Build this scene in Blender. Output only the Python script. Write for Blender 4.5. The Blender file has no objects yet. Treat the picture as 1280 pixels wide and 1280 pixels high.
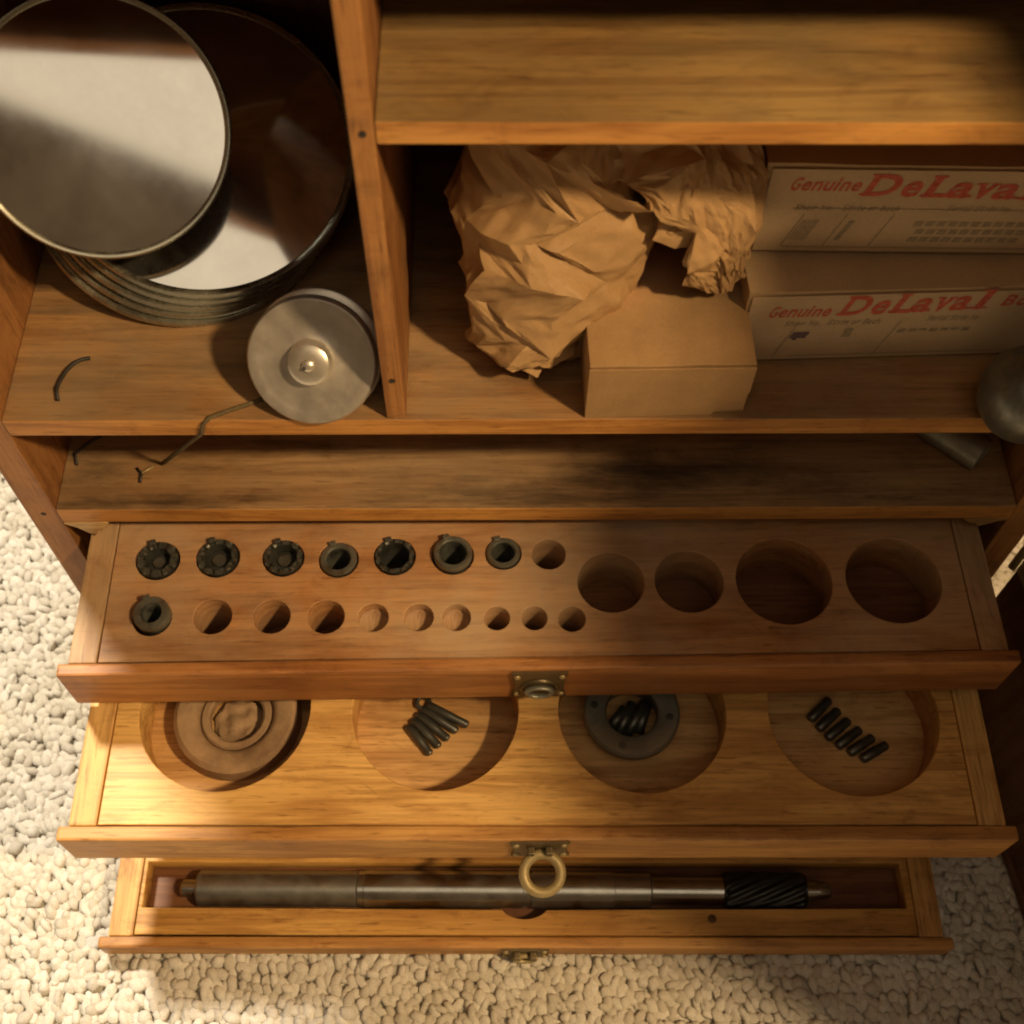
import bpy, bmesh, math, random
import numpy as np
from mathutils import Vector, Matrix, noise as mnoise

random.seed(7); rng = np.random.default_rng(11)
S = bpy.context.scene
COL = S.collection
rad = math.radians

# ---------------------------------------------------------------- camera, lamps, exposure
cam_d = bpy.data.cameras.new('camera'); cam = bpy.data.objects.new('camera', cam_d); COL.objects.link(cam)
cam.location = (-.0282, -.387, .5524)
cam.rotation_euler = (rad(30.62), rad(-.625), rad(-.630))
cam_d.sensor_width = 36; cam_d.lens = 1514.5 / 1280 * 36
cam_d.clip_start = .01; cam_d.clip_end = 50
cam_d.dof.use_dof = True; cam_d.dof.focus_distance = .74; cam_d.dof.aperture_fstop = 9
S.camera = cam

w = bpy.data.worlds.new('World'); S.world = w; w.use_nodes = True
bg = w.node_tree.nodes['Background']; bg.inputs[0].default_value = (1, .60, .30, 1); bg.inputs[1].default_value = .09

def point_lamp(name, loc, power, col, radius):
    d = bpy.data.lights.new(name, 'POINT'); d.energy = power; d.color = col; d.shadow_soft_size = radius
    o = bpy.data.objects.new(name, d); COL.objects.link(o); o.location = loc; return o
point_lamp('room_lamp', (.78, -.60, 1.18), 98, (1, .69, .36), .055)         # warm lamp in front to the right
point_lamp('ceiling_lamp', (-.66, .56, 1.34), 205, (1, .88, .70), .09)        # whiter lamp above and behind to the left
d = bpy.data.lights.new('pale_ceiling_bounce', 'AREA'); d.shape = 'RECTANGLE'; d.size = 1.7; d.size_y = .9
d.energy = 4.2; d.color = (1, .84, .62)
o = bpy.data.objects.new('pale_ceiling_bounce', d); COL.objects.link(o); o.location = (.26, -1.03, 1.75)
o.rotation_euler = (0, 0, rad(-27))

S.view_settings.view_transform = 'Standard'; S.view_settings.look = 'None'
S.view_settings.exposure = 0; S.view_settings.gamma = 1; S.view_settings.use_curve_mapping = False
S.render.engine = 'CYCLES'
S.cycles.filter_width = 2.0

# ---------------------------------------------------------------- helpers
def link(name, me, mat=None, parent=None, smooth=False):
    o = bpy.data.objects.new(name, me); COL.objects.link(o)
    if mat is not None:
        for m in (mat if isinstance(mat, (list, tuple)) else [mat]): me.materials.append(m)
    if parent is not None: o.parent = parent
    if smooth:
        for p in me.polygons: p.use_smooth = True
    return o
def from_bm(name, bm, mat=None, parent=None, smooth=False):
    me = bpy.data.meshes.new(name); bm.to_mesh(me); bm.free(); return link(name, me, mat, parent, smooth)
def tag(o, label, cat, group=None):
    o['label'] = label; o['category'] = cat
    if group: o['group'] = group
    return o
def thing(name, loc, label, cat, group=None, rotz=0):
    o = bpy.data.objects.new(name, None); COL.objects.link(o); o.empty_display_size = .02
    o.location = loc; o.rotation_euler = (0, 0, rotz); return tag(o, label, cat, group)
def bm_box(bm, x0, x1, y0, y1, z0, z1, bev=.0008, wob=0):
    r = bmesh.ops.create_cube(bm, size=1)
    for v in r['verts']:
        v.co = Vector(((x0 if v.co.x < 0 else x1), (y0 if v.co.y < 0 else y1), (z0 if v.co.z < 0 else z1)))
        if wob: v.co += Vector((random.uniform(-wob, wob), random.uniform(-wob, wob), random.uniform(-wob, wob)))
    if bev:
        es = list({e for v in r['verts'] for e in v.link_edges})
        bmesh.ops.bevel(bm, geom=es, offset=bev, segments=2, affect='EDGES', profile=.6)
def box(name, x0, x1, y0, y1, z0, z1, mat, parent=None, bev=.0008, wob=0):
    bm = bmesh.new(); bm_box(bm, x0, x1, y0, y1, z0, z1, bev, wob); return from_bm(name, bm, mat, parent)
def board(name, x0, x1, y0, y1, z0, z1, mats, parent=None, bev=.0008):
    """box whose top faces use material 0 and whose other faces use material 1"""
    o = box(name, x0, x1, y0, y1, z0, z1, mats, parent, bev)
    for p in o.data.polygons: p.material_index = 0 if p.normal.z > .6 else 1
    return o
def lathe(name, prof, mat, parent=None, seg=64, loc=(0, 0, 0), axis=(0, 0, 1), smooth=True, teeth=None):
    """prof: list of (r, z). closed revolve about local z; axis = world direction of local z"""
    vs = []; fs = []; n = len(prof)
    for i in range(seg):
        a = 2 * math.pi * i / seg
        for j, (r, z) in enumerate(prof):
            if teeth and j in teeth['idx'] and (i // teeth['w']) % 2: z -= teeth['d']
            vs.append((r * math.cos(a), r * math.sin(a), z))
    for i in range(seg):
        k = (i + 1) % seg
        for j in range(n - 1): fs.append((i * n + j, k * n + j, k * n + j + 1, i * n + j + 1))
    me = bpy.data.meshes.new(name); me.from_pydata(vs, [], fs)
    bm = bmesh.new(); bm.from_mesh(me); bmesh.ops.remove_doubles(bm, verts=bm.verts, dist=1e-6)
    bmesh.ops.recalc_face_normals(bm, faces=bm.faces)
    if smooth:
        for f in bm.faces: f.smooth = True
        for e in bm.edges:
            if len(e.link_faces) == 2 and e.calc_face_angle(0) > rad(38): e.smooth = False
    bm.to_mesh(me); bm.free()
    o = link(name, me, mat, parent); o.location = loc
    o.rotation_mode = 'QUATERNION'; o.rotation_quaternion = Vector((0, 0, 1)).rotation_difference(Vector(axis).normalized())
    return o
def tube(name, pts, r, mat, parent=None, seg=8, radii=None):
    pts = [Vector(p) for p in pts]; vs = []; fs = []
    for i, p in enumerate(pts):
        t = (pts[min(i + 1, len(pts) - 1)] - pts[max(i - 1, 0)]).normalized()
        u = t.orthogonal().normalized() if i == 0 else (u - t * u.dot(t)).normalized()
        v = t.cross(u); rr = radii[i] if radii else r
        for k in range(seg):
            a = 2 * math.pi * k / seg; vs.append(p + (u * math.cos(a) + v * math.sin(a)) * rr)
    for i in range(len(pts) - 1):
        for k in range(seg):
            k2 = (k + 1) % seg; fs.append((i * seg + k, i * seg + k2, (i + 1) * seg + k2, (i + 1) * seg + k))
    fs.append(tuple(range(seg))[::-1]); fs.append(tuple((len(pts) - 1) * seg + k for k in range(seg)))
    me = bpy.data.meshes.new(name); me.from_pydata(vs, [], fs); return link(name, me, mat, parent, True)
def bez(p0, p1, p2, n=14):
    p0, p1, p2 = map(Vector, (p0, p1, p2)); return [(1 - t) ** 2 * p0 + 2 * t * (1 - t) * p1 + t * t * p2 for t in [i / n for i in range(n + 1)]]
def holed_slab(name, x0, x1, y0, y1, z0, z1, holes, mat, parent, bev=.0006):
    """slab with round / outline openings cut right through it (2-D curve fill, extruded)"""
    cu = bpy.data.curves.new(name, 'CURVE'); cu.dimensions = '2D'; cu.fill_mode = 'BOTH'
    def sp(pts):
        s = cu.splines.new('POLY'); s.points.add(len(pts) - 1); s.use_cyclic_u = True
        for p, q in zip(s.points, pts): p.co = (q[0], q[1], 0, 1)
    sp([(x0, y0), (x1, y0), (x1, y1), (x0, y1)])
    for h in holes:
        if len(h) == 3: sp([(h[0] + h[2] * math.cos(2 * math.pi * i / 56), h[1] + h[2] * math.sin(2 * math.pi * i / 56)) for i in range(56)])
        else: sp(h)
    cu.extrude = (z1 - z0) / 2 - bev; cu.bevel_depth = bev; cu.bevel_resolution = 1; cu.offset = -bev
    t = bpy.data.objects.new('tmp', cu); COL.objects.link(t)
    dg = bpy.context.evaluated_depsgraph_get(); me = bpy.data.meshes.new_from_object(t.evaluated_get(dg))
    bpy.data.objects.remove(t); bpy.data.curves.remove(cu); me.name = name; me.materials.clear()
    me.transform(Matrix.Translation((0, 0, (z0 + z1) / 2)))
    return link(name, me, mat, parent)

# ---------------------------------------------------------------- materials
def new_mat(name):
    m = bpy.data.materials.new(name); m.use_nodes = True; nt = m.node_tree; return m, nt, nt.nodes['Principled BSDF']
def N(nt, t, **kw):
    n = nt.nodes.new(t)
    for k, v in kw.items():
        if hasattr(n, k): setattr(n, k, v)
        else: n.inputs[k].default_value = v
    return n
def ramp(nt, fac, stops):
    r = nt.nodes.new('ShaderNodeValToRGB'); nt.links.new(fac, r.inputs[0]); e = r.color_ramp.elements
    while len(e) < len(stops): e.new(.5)
    for a, (p, c) in zip(e, stops): a.position = p; a.color = (*c, 1) if len(c) == 3 else c
    return r.outputs[0]
def mix(nt, fac, a, b, mode='MIX'):
    m = nt.nodes.new('ShaderNodeMix'); m.data_type = 'RGBA'; m.blend_type = mode
    for i, v in ((0, fac), (6, a), (7, b)):
        if isinstance(v, bpy.types.NodeSocket): nt.links.new(v, m.inputs[i])
        else: m.inputs[i].default_value = v if i == 0 else (*v, 1)
    return m.outputs[2]
def mul(c, k): return tuple(x * k for x in c)

def wood(name, light, dark, axis='x', rough=.5, stain=0, stain_col=(.03, .02, .012), stain_scale=7, dust=0, dust_col=(.26, .22, .15), ring=1.0, seed=0, knots=0):
    m, nt, b = new_mat(name); L = nt.links.new
    tc = nt.nodes.new('ShaderNodeTexCoord'); mp = nt.nodes.new('ShaderNodeMapping'); L(tc.outputs['Object'], mp.inputs[0])
    mp.inputs['Location'].default_value = (seed * 3.1, seed * 1.7, seed * 2.3)
    st = {'x': (1.1, 13, 13), 'y': (13, 1.1, 13), 'z': (13, 13, 1.1)}[axis]; mp.inputs['Scale'].default_value = st
    n1 = N(nt, 'ShaderNodeTexNoise', Scale=2.2, Detail=5, Roughness=.55, Distortion=.5); L(mp.outputs[0], n1.inputs['Vector'])
    # growth rings: sine of a slowly varying field
    mt = N(nt, 'ShaderNodeMath', operation='MULTIPLY'); L(n1.outputs[0], mt.inputs[0]); mt.inputs[1].default_value = 34
    sn = N(nt, 'ShaderNodeMath', operation='SINE'); L(mt.outputs[0], sn.inputs[0])
    mr = nt.nodes.new('ShaderNodeMapRange'); L(sn.outputs[0], mr.inputs[0]); mr.inputs[1].default_value = -1; mr.inputs[2].default_value = 1
    mp2 = nt.nodes.new('ShaderNodeMapping'); L(tc.outputs['Object'], mp2.inputs[0])
    mp2.inputs['Scale'].default_value = tuple(6 if s < 2 else 190 for s in st)
    n2 = N(nt, 'ShaderNodeTexNoise', Scale=2.6, Detail=4, Roughness=.6); L(mp2.outputs[0], n2.inputs['Vector'])
    n3 = N(nt, 'ShaderNodeTexNoise', Scale=5.0 + seed * .3, Detail=3); L(tc.outputs['Object'], n3.inputs['Vector'])
    mid = tuple((x + y) / 2 for x, y in zip(light, dark))
    c = ramp(nt, n3.outputs[0], [(.32, dark), (.5, mid), (.66, light)])
    rc = ramp(nt, mr.outputs[0], [(0, (1 - .26 * ring, 1 - .33 * ring, 1 - .4 * ring)), (.55, (1, 1, 1)), (1, (1.03, 1.03, 1.0))])
    c = mix(nt, .9, c, rc, 'MULTIPLY')
    fc = ramp(nt, n2.outputs[0], [(.3, (.72, .68, .62)), (.55, (1, 1, 1)), (.8, (1.08, 1.08, 1.05))])
    c = mix(nt, .85, c, fc, 'MULTIPLY')
    # short dark pores along the grain, handling scuffs and uneven old finish
    mp5 = nt.nodes.new('ShaderNodeMapping'); L(tc.outputs['Object'], mp5.inputs[0]); mp5.inputs['Scale'].default_value = tuple(55 if q < 2 else 520 for q in st)
    n6 = N(nt, 'ShaderNodeTexNoise', Scale=1.0, Detail=2, Roughness=.5); L(mp5.outputs[0], n6.inputs['Vector'])
    c = mix(nt, .8, c, ramp(nt, n6.outputs[0], [(.60, (1, 1, 1)), (.72, (.52, .44, .36))]), 'MULTIPLY')
    mp6 = nt.nodes.new('ShaderNodeMapping'); L(tc.outputs['Object'], mp6.inputs[0]); mp6.inputs['Scale'].default_value = (1, 1.6, 1.6); mp6.inputs['Location'].default_value = (seed * 1.3, 0, seed)
    n7 = N(nt, 'ShaderNodeTexNoise', Scale=26, Detail=9, Roughness=.72, Distortion=.8); L(mp6.outputs[0], n7.inputs['Vector'])
    c = mix(nt, .9, c, ramp(nt, n7.outputs[0], [(.30, (.66, .60, .54)), (.48, (1, 1, 1)), (.62, (1, 1, 1)), (.78, (1.14, 1.12, 1.08))]), 'MULTIPLY')
    n9 = N(nt, 'ShaderNodeTexVoronoi', feature='DISTANCE_TO_EDGE', Scale=9 + seed % 4); 
    mp7 = nt.nodes.new('ShaderNodeMapping'); L(tc.outputs['Object'], mp7.inputs[0]); mp7.inputs['Rotation'].default_value = (.3, .2, .5 + seed); mp7.inputs['Scale'].default_value = (.5, 2.4, 1.5); L(mp7.outputs[0], n9.inputs['Vector'])
    sc_ = ramp(nt, n9.outputs['Distance'], [(0, (.45, .45, .45)), (.006, (0, 0, 0))]); nm_ = mix(nt, 1, sc_, ramp(nt, n7.outputs[0], [(.5, (0, 0, 0)), (.6, (1, 1, 1))]), 'MULTIPLY')
    c = mix(nt, nm_, c, mul(dark, .45))
    if dust:
        n5 = N(nt, 'ShaderNodeTexNoise', Scale=9, Detail=6, Roughness=.7); L(tc.outputs['Object'], n5.inputs['Vector'])
        f = ramp(nt, n5.outputs[0], [(.38, (0, 0, 0)), (.75, (dust, dust, dust))]); c = mix(nt, f, c, dust_col)
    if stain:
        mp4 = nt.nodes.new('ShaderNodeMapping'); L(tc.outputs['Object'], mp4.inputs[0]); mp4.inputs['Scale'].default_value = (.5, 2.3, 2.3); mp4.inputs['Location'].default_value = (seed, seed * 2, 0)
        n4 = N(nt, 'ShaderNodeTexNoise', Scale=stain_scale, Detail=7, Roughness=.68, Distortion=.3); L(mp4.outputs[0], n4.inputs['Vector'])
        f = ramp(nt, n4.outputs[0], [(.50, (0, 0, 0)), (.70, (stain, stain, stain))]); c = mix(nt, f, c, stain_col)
    L(c, b.inputs['Base Color'])
    rr = nt.nodes.new('ShaderNodeMapRange'); L(n3.outputs[0], rr.inputs[0]); rr.inputs[3].default_value = rough - .1; rr.inputs[4].default_value = rough + .15
    L(rr.outputs[0], b.inputs['Roughness']); b.inputs['Specular IOR Level'].default_value = .35
    bp = N(nt, 'ShaderNodeBump', Strength=.28, Distance=.0006); L(n2.outputs[0], bp.inputs['Height']); L(bp.outputs[0], b.inputs['Normal'])
    return m

def metal(name, col, rough=.3, metallic=1.0, grime=.0, grime_col=(.02, .017, .013), scale=60, bump=.05, bdist=.0008, bscale=None):
    m, nt, b = new_mat(name); L = nt.links.new
    tc = nt.nodes.new('ShaderNodeTexCoord')
    n = N(nt, 'ShaderNodeTexNoise', Scale=scale, Detail=6, Roughness=.65); L(tc.outputs['Object'], n.inputs['Vector'])
    c = ramp(nt, n.outputs[0], [(.3, mul(col, .8)), (.7, col)])
    if grime:
        n2 = N(nt, 'ShaderNodeTexNoise', Scale=scale * .6, Detail=8, Roughness=.75); L(tc.outputs['Object'], n2.inputs['Vector'])
        f = ramp(nt, n2.outputs[0], [(.42, (0, 0, 0)), (.62, (grime, grime, grime))]); c = mix(nt, f, c, grime_col)
        mm = ramp(nt, n2.outputs[0], [(.42, (metallic,) * 3), (.62, (metallic * (1 - grime),) * 3)]); L(mm, b.inputs['Metallic'])
    else: b.inputs['Metallic'].default_value = metallic
    L(c, b.inputs['Base Color'])
    rr = nt.nodes.new('ShaderNodeMapRange'); L(n.outputs[0], rr.inputs[0]); rr.inputs[3].default_value = max(rough - .08, .02); rr.inputs[4].default_value = rough + .12
    L(rr.outputs[0], b.inputs['Roughness'])
    if bump:
        bp = N(nt, 'ShaderNodeBump', Strength=bump, Distance=bdist)
        if bscale:
            nb = N(nt, 'ShaderNodeTexNoise', Scale=bscale, Detail=1); mb = nt.nodes.new('ShaderNodeMapping'); L(tc.outputs['Object'], mb.inputs[0]); mb.inputs['Rotation'].default_value = (0, 0, .6); mb.inputs['Scale'].default_value = (1, 2.6, 1); L(mb.outputs[0], nb.inputs['Vector']); L(nb.outputs[0], bp.inputs['Height'])
        else: L(n.outputs[0], bp.inputs['Height']); L(bp.outputs[0], b.inputs['Normal'])
    return m

def paper(name, col, var=.25, scale=30, rough=.8, blot=0, blot_col=(.1, .05, .02)):
    m, nt, b = new_mat(name); L = nt.links.new
    tc = nt.nodes.new('ShaderNodeTexCoord')
    n = N(nt, 'ShaderNodeTexNoise', Scale=scale, Detail=6, Roughness=.65); L(tc.outputs['Object'], n.inputs['Vector'])
    c = ramp(nt, n.outputs[0], [(.3, mul(col, 1 - var)), (.7, col)])
    nf = N(nt, 'ShaderNodeTexNoise', Scale=900, Detail=2); L(tc.outputs['Object'], nf.inputs['Vector'])
    c = mix(nt, .5, c, ramp(nt, nf.outputs[0], [(.35, (.82, .8, .78)), (.65, (1, 1, 1))]), 'MULTIPLY')
    if blot:
        n2 = N(nt, 'ShaderNodeTexNoise', Scale=scale * .4, Detail=5); L(tc.outputs['Object'], n2.inputs['Vector'])
        f = ramp(nt, n2.outputs[0], [(.52, (0, 0, 0)), (.66, (blot,) * 3)]); c = mix(nt, f, c, blot_col)
    L(c, b.inputs['Base Color']); b.inputs['Roughness'].default_value = rough; b.inputs['Specular IOR Level'].default_value = .2
    bp = N(nt, 'ShaderNodeBump', Strength=.15, Distance=.0004); L(nf.outputs[0], bp.inputs['Height']); L(bp.outputs[0], b.inputs['Normal'])
    return m
def ink(name, col):
    m, nt, b = new_mat(name); L = nt.links.new
    tc = nt.nodes.new('ShaderNodeTexCoord'); n = N(nt, 'ShaderNodeTexNoise', Scale=420, Detail=4); L(tc.outputs['Object'], n.inputs['Vector'])
    L(ramp(nt, n.outputs[0], [(.3, col), (.75, tuple(min(1, c * 1.5 + .05) for c in col))]), b.inputs['Base Color']); b.inputs['Roughness'].default_value = .75
    return m

W_EDGE = wood('orange_pine_edge', (.66, .33, .085), (.46, .195, .045), seed=1, rough=.5)
W_EDGEZ = wood('orange_pine_upright', (.50, .24, .07), (.34, .145, .04), axis='z', stain=.45, stain_col=(.17, .085, .035), stain_scale=12, seed=2, rough=.5)
W_SIDE = wood('brown_side_panel', (.40, .19, .065), (.27, .115, .035), axis='z', seed=3, stain=.5, rough=.55)
W_SIDEX = wood('dark_stained_side', (.16, .075, .03), (.09, .04, .018), axis='z', seed=4, rough=.55)
W_SHELF = wood('dusty_olive_shelf', (.36, .22, .07), (.23, .125, .038), seed=5, stain=.7, stain_col=(.10, .065, .025), stain_scale=9, dust=.5, dust_col=(.20, .16, .085), rough=.65)
W_DECK = wood('worn_deck', (.44, .24, .085), (.27, .13, .042), seed=6, stain=.85, stain_col=(.11, .08, .045), stain_scale=11, dust=.75, dust_col=(.27, .215, .135), rough=.6)
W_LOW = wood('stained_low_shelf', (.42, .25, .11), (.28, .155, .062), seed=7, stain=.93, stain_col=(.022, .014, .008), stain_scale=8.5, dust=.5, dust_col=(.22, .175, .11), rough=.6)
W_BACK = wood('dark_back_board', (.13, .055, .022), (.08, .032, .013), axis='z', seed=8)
W_D1 = wood('reddish_drawer_block', (.52, .265, .10), (.38, .17, .058), seed=9, dust=.8, dust_col=(.46, .35, .22), stain=.55, stain_col=(.20, .085, .03), stain_scale=13, rough=.5)
W_D1F = wood('reddish_drawer_front', (.55, .25, .075), (.38, .15, .042), seed=10, rough=.45, ring=1.2, stain=.45, stain_col=(.18, .08, .03), stain_scale=14, dust=.35, dust_col=(.36, .22, .11))
W_D1S = wood('drawer_side_grey_pine', (.50, .30, .14), (.38, .21, .095), axis='y', seed=11, dust=.6, dust_col=(.36, .29, .19))
W_D2 = wood('pale_pine_block', (.80, .49, .165), (.64, .34, .095), seed=12, rough=.42, stain=.5, stain_col=(.42, .17, .04), stain_scale=9)
W_D2F = wood('pale_pine_front', (.64, .35, .11), (.48, .225, .06), seed=13, rough=.45, stain=.25, stain_col=(.2, .09, .035))
W_D2S = wood('pale_pine_side', (.76, .47, .17), (.60, .33, .10), axis='y', seed=14)
W_D3 = wood('golden_pine_block', (.68, .39, .11), (.52, .265, .06), seed=15, rough=.45, stain=.2, stain_col=(.25, .1, .03))
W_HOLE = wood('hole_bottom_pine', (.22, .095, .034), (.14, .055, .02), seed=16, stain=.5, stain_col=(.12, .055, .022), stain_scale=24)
W_WELL = wood('well_floor_pine', (.74, .46, .19), (.58, .32, .115), seed=18, stain=.4, stain_col=(.3, .16, .06), stain_scale=16)
W_PALE = wood('torn_pale_wood', (.62, .42, .19), (.5, .32, .13), seed=17)

M_MIRROR = metal('polished_steel', (.78, .76, .70), .03, 1, grime=.05, grime_col=(.50, .48, .40), scale=14, bump=.6, bdist=.0045, bscale=8)
M_RIM = metal('dull_steel_rim', (.50, .48, .38), .25, 1, grime=.35, grime_col=(.22, .21, .14), scale=40, bump=.012)
M_ALU = metal('cast_aluminium', (.76, .70, .60), .32, .8, grime=.25, grime_col=(.34, .29, .23), scale=90, bump=.12)
M_DARK = metal('blackened_steel', (.15, .15, .125), .38, .85, grime=.45, grime_col=(.018, .016, .012), scale=130, bump=.2)
M_GREYST = metal('oily_grey_steel', (.25, .25, .21), .33, .9, grime=.6, grime_col=(.045, .045, .03), scale=140, bump=.15)
M_SHAFT = metal('ground_steel_shaft', (.50, .48, .42), .22, 1, grime=.18, grime_col=(.09, .08, .06), scale=46, bump=.04)
M_SHAFT2 = metal('dull_steel_shank', (.36, .345, .30), .36, .95, grime=.3, grime_col=(.09, .082, .065), scale=80, bump=.12)
M_WORM = metal('oily_black_gear', (.06, .06, .055), .3, .9, grime=.5, grime_col=(.015, .013, .011), scale=120)
M_BRASS = metal('aged_brass', (.46, .36, .17), .5, .4, grime=.5, grime_col=(.22, .165, .07), scale=150, bump=.15)
M_PLATE = metal('tarnished_plate', (.20, .15, .075), .42, .8, grime=.7, grime_col=(.06, .04, .018), scale=150, bump=.2)
M_FLANGE = metal('grey_cast_flange', (.33, .32, .25), .42, .8, grime=.5, grime_col=(.10, .095, .06), scale=110, bump=.2)
M_RING = paper('dusty_fibre_ring', (.46, .30, .165), .4, 60, .75, blot=.7, blot_col=(.13, .075, .04))
M_BAG = paper('brown_kraft_paper', (.43, .265, .12), .2, 22, .5)
M_CARD = paper('brown_cardboard', (.42, .255, .115), .3, 26, .8, blot=.6, blot_col=(.42, .205, .105))
M_CARTON = paper('tan_carton', (.55, .375, .20), .18, 20, .75, blot=.3, blot_col=(.36, .235, .115))
M_LABEL = paper('aged_label_paper', (.61, .445, .265), .14, 26, .75, blot=.3, blot_col=(.44, .325, .18))
M_RED = ink('red_ink', (.40, .065, .03)); M_GREY = ink('faded_grey_ink', (.24, .175, .095)); M_PURP = ink('purple_stamp_ink', (.10, .055, .06))
M_WIRE = metal('dark_wire', (.05, .045, .04), .5, .6, scale=200); M_CORD = paper('greasy_cord', (.16, .12, .06), .3, 300, .85)

# ---------------------------------------------------------------- setting: looped carpet on the floor
FZ = -.335
m, nt, b = new_mat('cream_loop_carpet'); L = nt.links.new
geo = nt.nodes.new('ShaderNodeNewGeometry'); tc = nt.nodes.new('ShaderNodeTexCoord')
c = ramp(nt, geo.outputs['Random Per Island'], [(0, (.58, .54, .465)), (.5, (.67, .635, .56)), (1, (.75, .72, .65))])
nz = N(nt, 'ShaderNodeTexNoise', Scale=1100, Detail=3); L(tc.outputs['Object'], nz.inputs['Vector'])
c = mix(nt, .8, c, ramp(nt, nz.outputs[0], [(.3, (.72, .70, .66)), (.6, (1, 1, 1))]), 'MULTIPLY')
n8 = N(nt, 'ShaderNodeTexNoise', Scale=7, Detail=4); L(tc.outputs['Object'], n8.inputs['Vector'])
c = mix(nt, .8, c, ramp(nt, n8.outputs[0], [(.35, (.86, .83, .76)), (.6, (1, 1, 1))]), 'MULTIPLY')
L(c, b.inputs['Base Color']); b.inputs['Roughness'].default_value = .9; b.inputs['Specular IOR Level'].default_value = .1
bp = N(nt, 'ShaderNodeBump', Strength=.5, Distance=.0006); L(nz.outputs[0], bp.inputs['Height']); L(bp.outputs[0], b.inputs['Normal'])
M_CARPET = m
m, nt, b = new_mat('carpet_backing'); L = nt.links.new
tc = nt.nodes.new('ShaderNodeTexCoord'); vo = N(nt, 'ShaderNodeTexVoronoi', Scale=125); L(tc.outputs['Object'], vo.inputs['Vector'])
L(ramp(nt, vo.outputs['Distance'], [(.1, (.60, .56, .48)), (.7, (.50, .46, .385))]), b.inputs['Base Color']); b.inputs['Roughness'].default_value = .95
bp = N(nt, 'ShaderNodeBump', Strength=.9, Distance=.004, invert=True); L(vo.outputs['Distance'], bp.inputs['Height']); L(bp.outputs[0], b.inputs['Normal'])
bm = bmesh.new(); r = bmesh.ops.create_grid(bm, x_segments=2, y_segments=2, size=2.5)
for v in bm.verts: v.co.z = FZ - .006
carpet = from_bm('carpet', bm, m); carpet['kind'] = 'structure'

bm = bmesh.new(); bmesh.ops.create_icosphere(bm, subdivisions=2, radius=1)
iv = np.array([v.co[:] for v in bm.verts]); itr = np.array([[v.index for v in f.verts] for f in bm.faces]); bm.free()
px, py = .0060, .0066
xs = np.arange(-.56, .50, px); ys = np.arange(-.38, .24, py)
cx = []
for j, yy in enumerate(ys):
    for i, xx in enumerate(xs):
        # rows wander a little, as knotted loop rows do
        wv = mnoise.noise((xx * 7, yy * 7, 1.3)) * .010 + mnoise.noise((xx * 22, yy * 22, 8)) * .004
        x = xx + (j % 2) * px * .5 + rng.normal(0, .0013); y = yy + wv + rng.normal(0, .0012)
        if abs(x) < .305 and y > .012: continue
        if -.27 < x < .27 and y > -.165: continue
        cx.append((x, y))
cx = np.array(cx); n = len(cx)
yaw = rng.normal(.5, .7, n); ln = rng.uniform(.0042, .0070, n); wd = rng.uniform(.0032, .0047, n); ht = rng.uniform(.0026, .0044, n)
V = iv[None] * np.stack([wd, ln, ht], 1)[:, None, :]
V[..., 1] += (V[..., 2] * .35)
V += .0007 * np.sin(iv[None] * 5 + rng.uniform(0, 6, (n, 1, 3)))
ca, sa = np.cos(yaw)[:, None], np.sin(yaw)[:, None]
X = V[..., 0] * ca - V[..., 1] * sa + cx[:, 0:1]; Y = V[..., 0] * sa + V[..., 1] * ca + cx[:, 1:2]
Z = V[..., 2] + (FZ - .0037 + rng.normal(0, .0008, n))[:, None]
VV = np.stack([X, Y, Z], 2).reshape(-1, 3); FF = (itr[None] + (np.arange(n) * len(iv))[:, None, None]).reshape(-1, 3)
me = bpy.data.meshes.new('carpet_loops'); me.vertices.add(len(VV)); me.vertices.foreach_set('co', VV.ravel())
me.loops.add(FF.size); me.loops.foreach_set('vertex_index', FF.ravel().astype(np.int32))
me.polygons.add(len(FF)); me.polygons.foreach_set('loop_start', np.arange(0, FF.size, 3, dtype=np.int32)); me.polygons.foreach_set('loop_total', np.full(len(FF), 3, np.int32))
me.polygons.foreach_set('use_smooth', np.ones(len(FF), bool)); me.update(calc_edges=True)
o = link('carpet_loops', me, M_CARPET, carpet); o['kind'] = 'stuff'

# ---------------------------------------------------------------- the cabinet
H = .300; TW = .019; DEP = .235; TOPZ = .455; HDR = .300
Z1, T1 = .209, .0118; T2 = .0146; Z3, T3 = -.0957, .0150
cab = thing('tool_cabinet', (0, 0, 0), 'open wooden parts cabinet with shelves, an upright divider and drawer openings', 'cabinet')
for s in (-1, 1):
    a, bb = (s * H, s * (H + TW)) if s > 0 else (s * (H + TW), s * H)
    o = box('side_panel', a, bb, .0, DEP, FZ - .004, TOPZ + .016, [W_SIDE, W_EDGEZ], cab)
    for p in o.data.polygons: p.material_index = 1 if p.normal.y < -.6 else 0
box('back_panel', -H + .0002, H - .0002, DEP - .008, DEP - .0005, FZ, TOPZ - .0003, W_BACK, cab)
o = board('top_panel', -H + .0002, H - .0002, .0006, DEP - .0085, TOPZ, TOPZ + .0155, [W_EDGE, W_SIDE], cab)
box('header', -H + .0003, H - .0003, .0003, .0130, HDR, TOPZ - .0003, W_EDGE, cab)
board('shelf', -.0762, H - .0003, .0004, DEP - .0085, Z1 - T1, Z1, [W_SHELF, W_EDGE], cab)
board('shelf', -H + .0003, H - .0003, -.0006, DEP - .0085, -T2, 0, [W_DECK, W_EDGE], cab)
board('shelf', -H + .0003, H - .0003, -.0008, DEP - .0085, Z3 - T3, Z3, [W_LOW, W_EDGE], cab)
o = box('divider', -.0872, -.0765, .0002, DEP - .0085, .0003, HDR - .0003, [W_SIDE, W_EDGEZ], cab)
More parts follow.
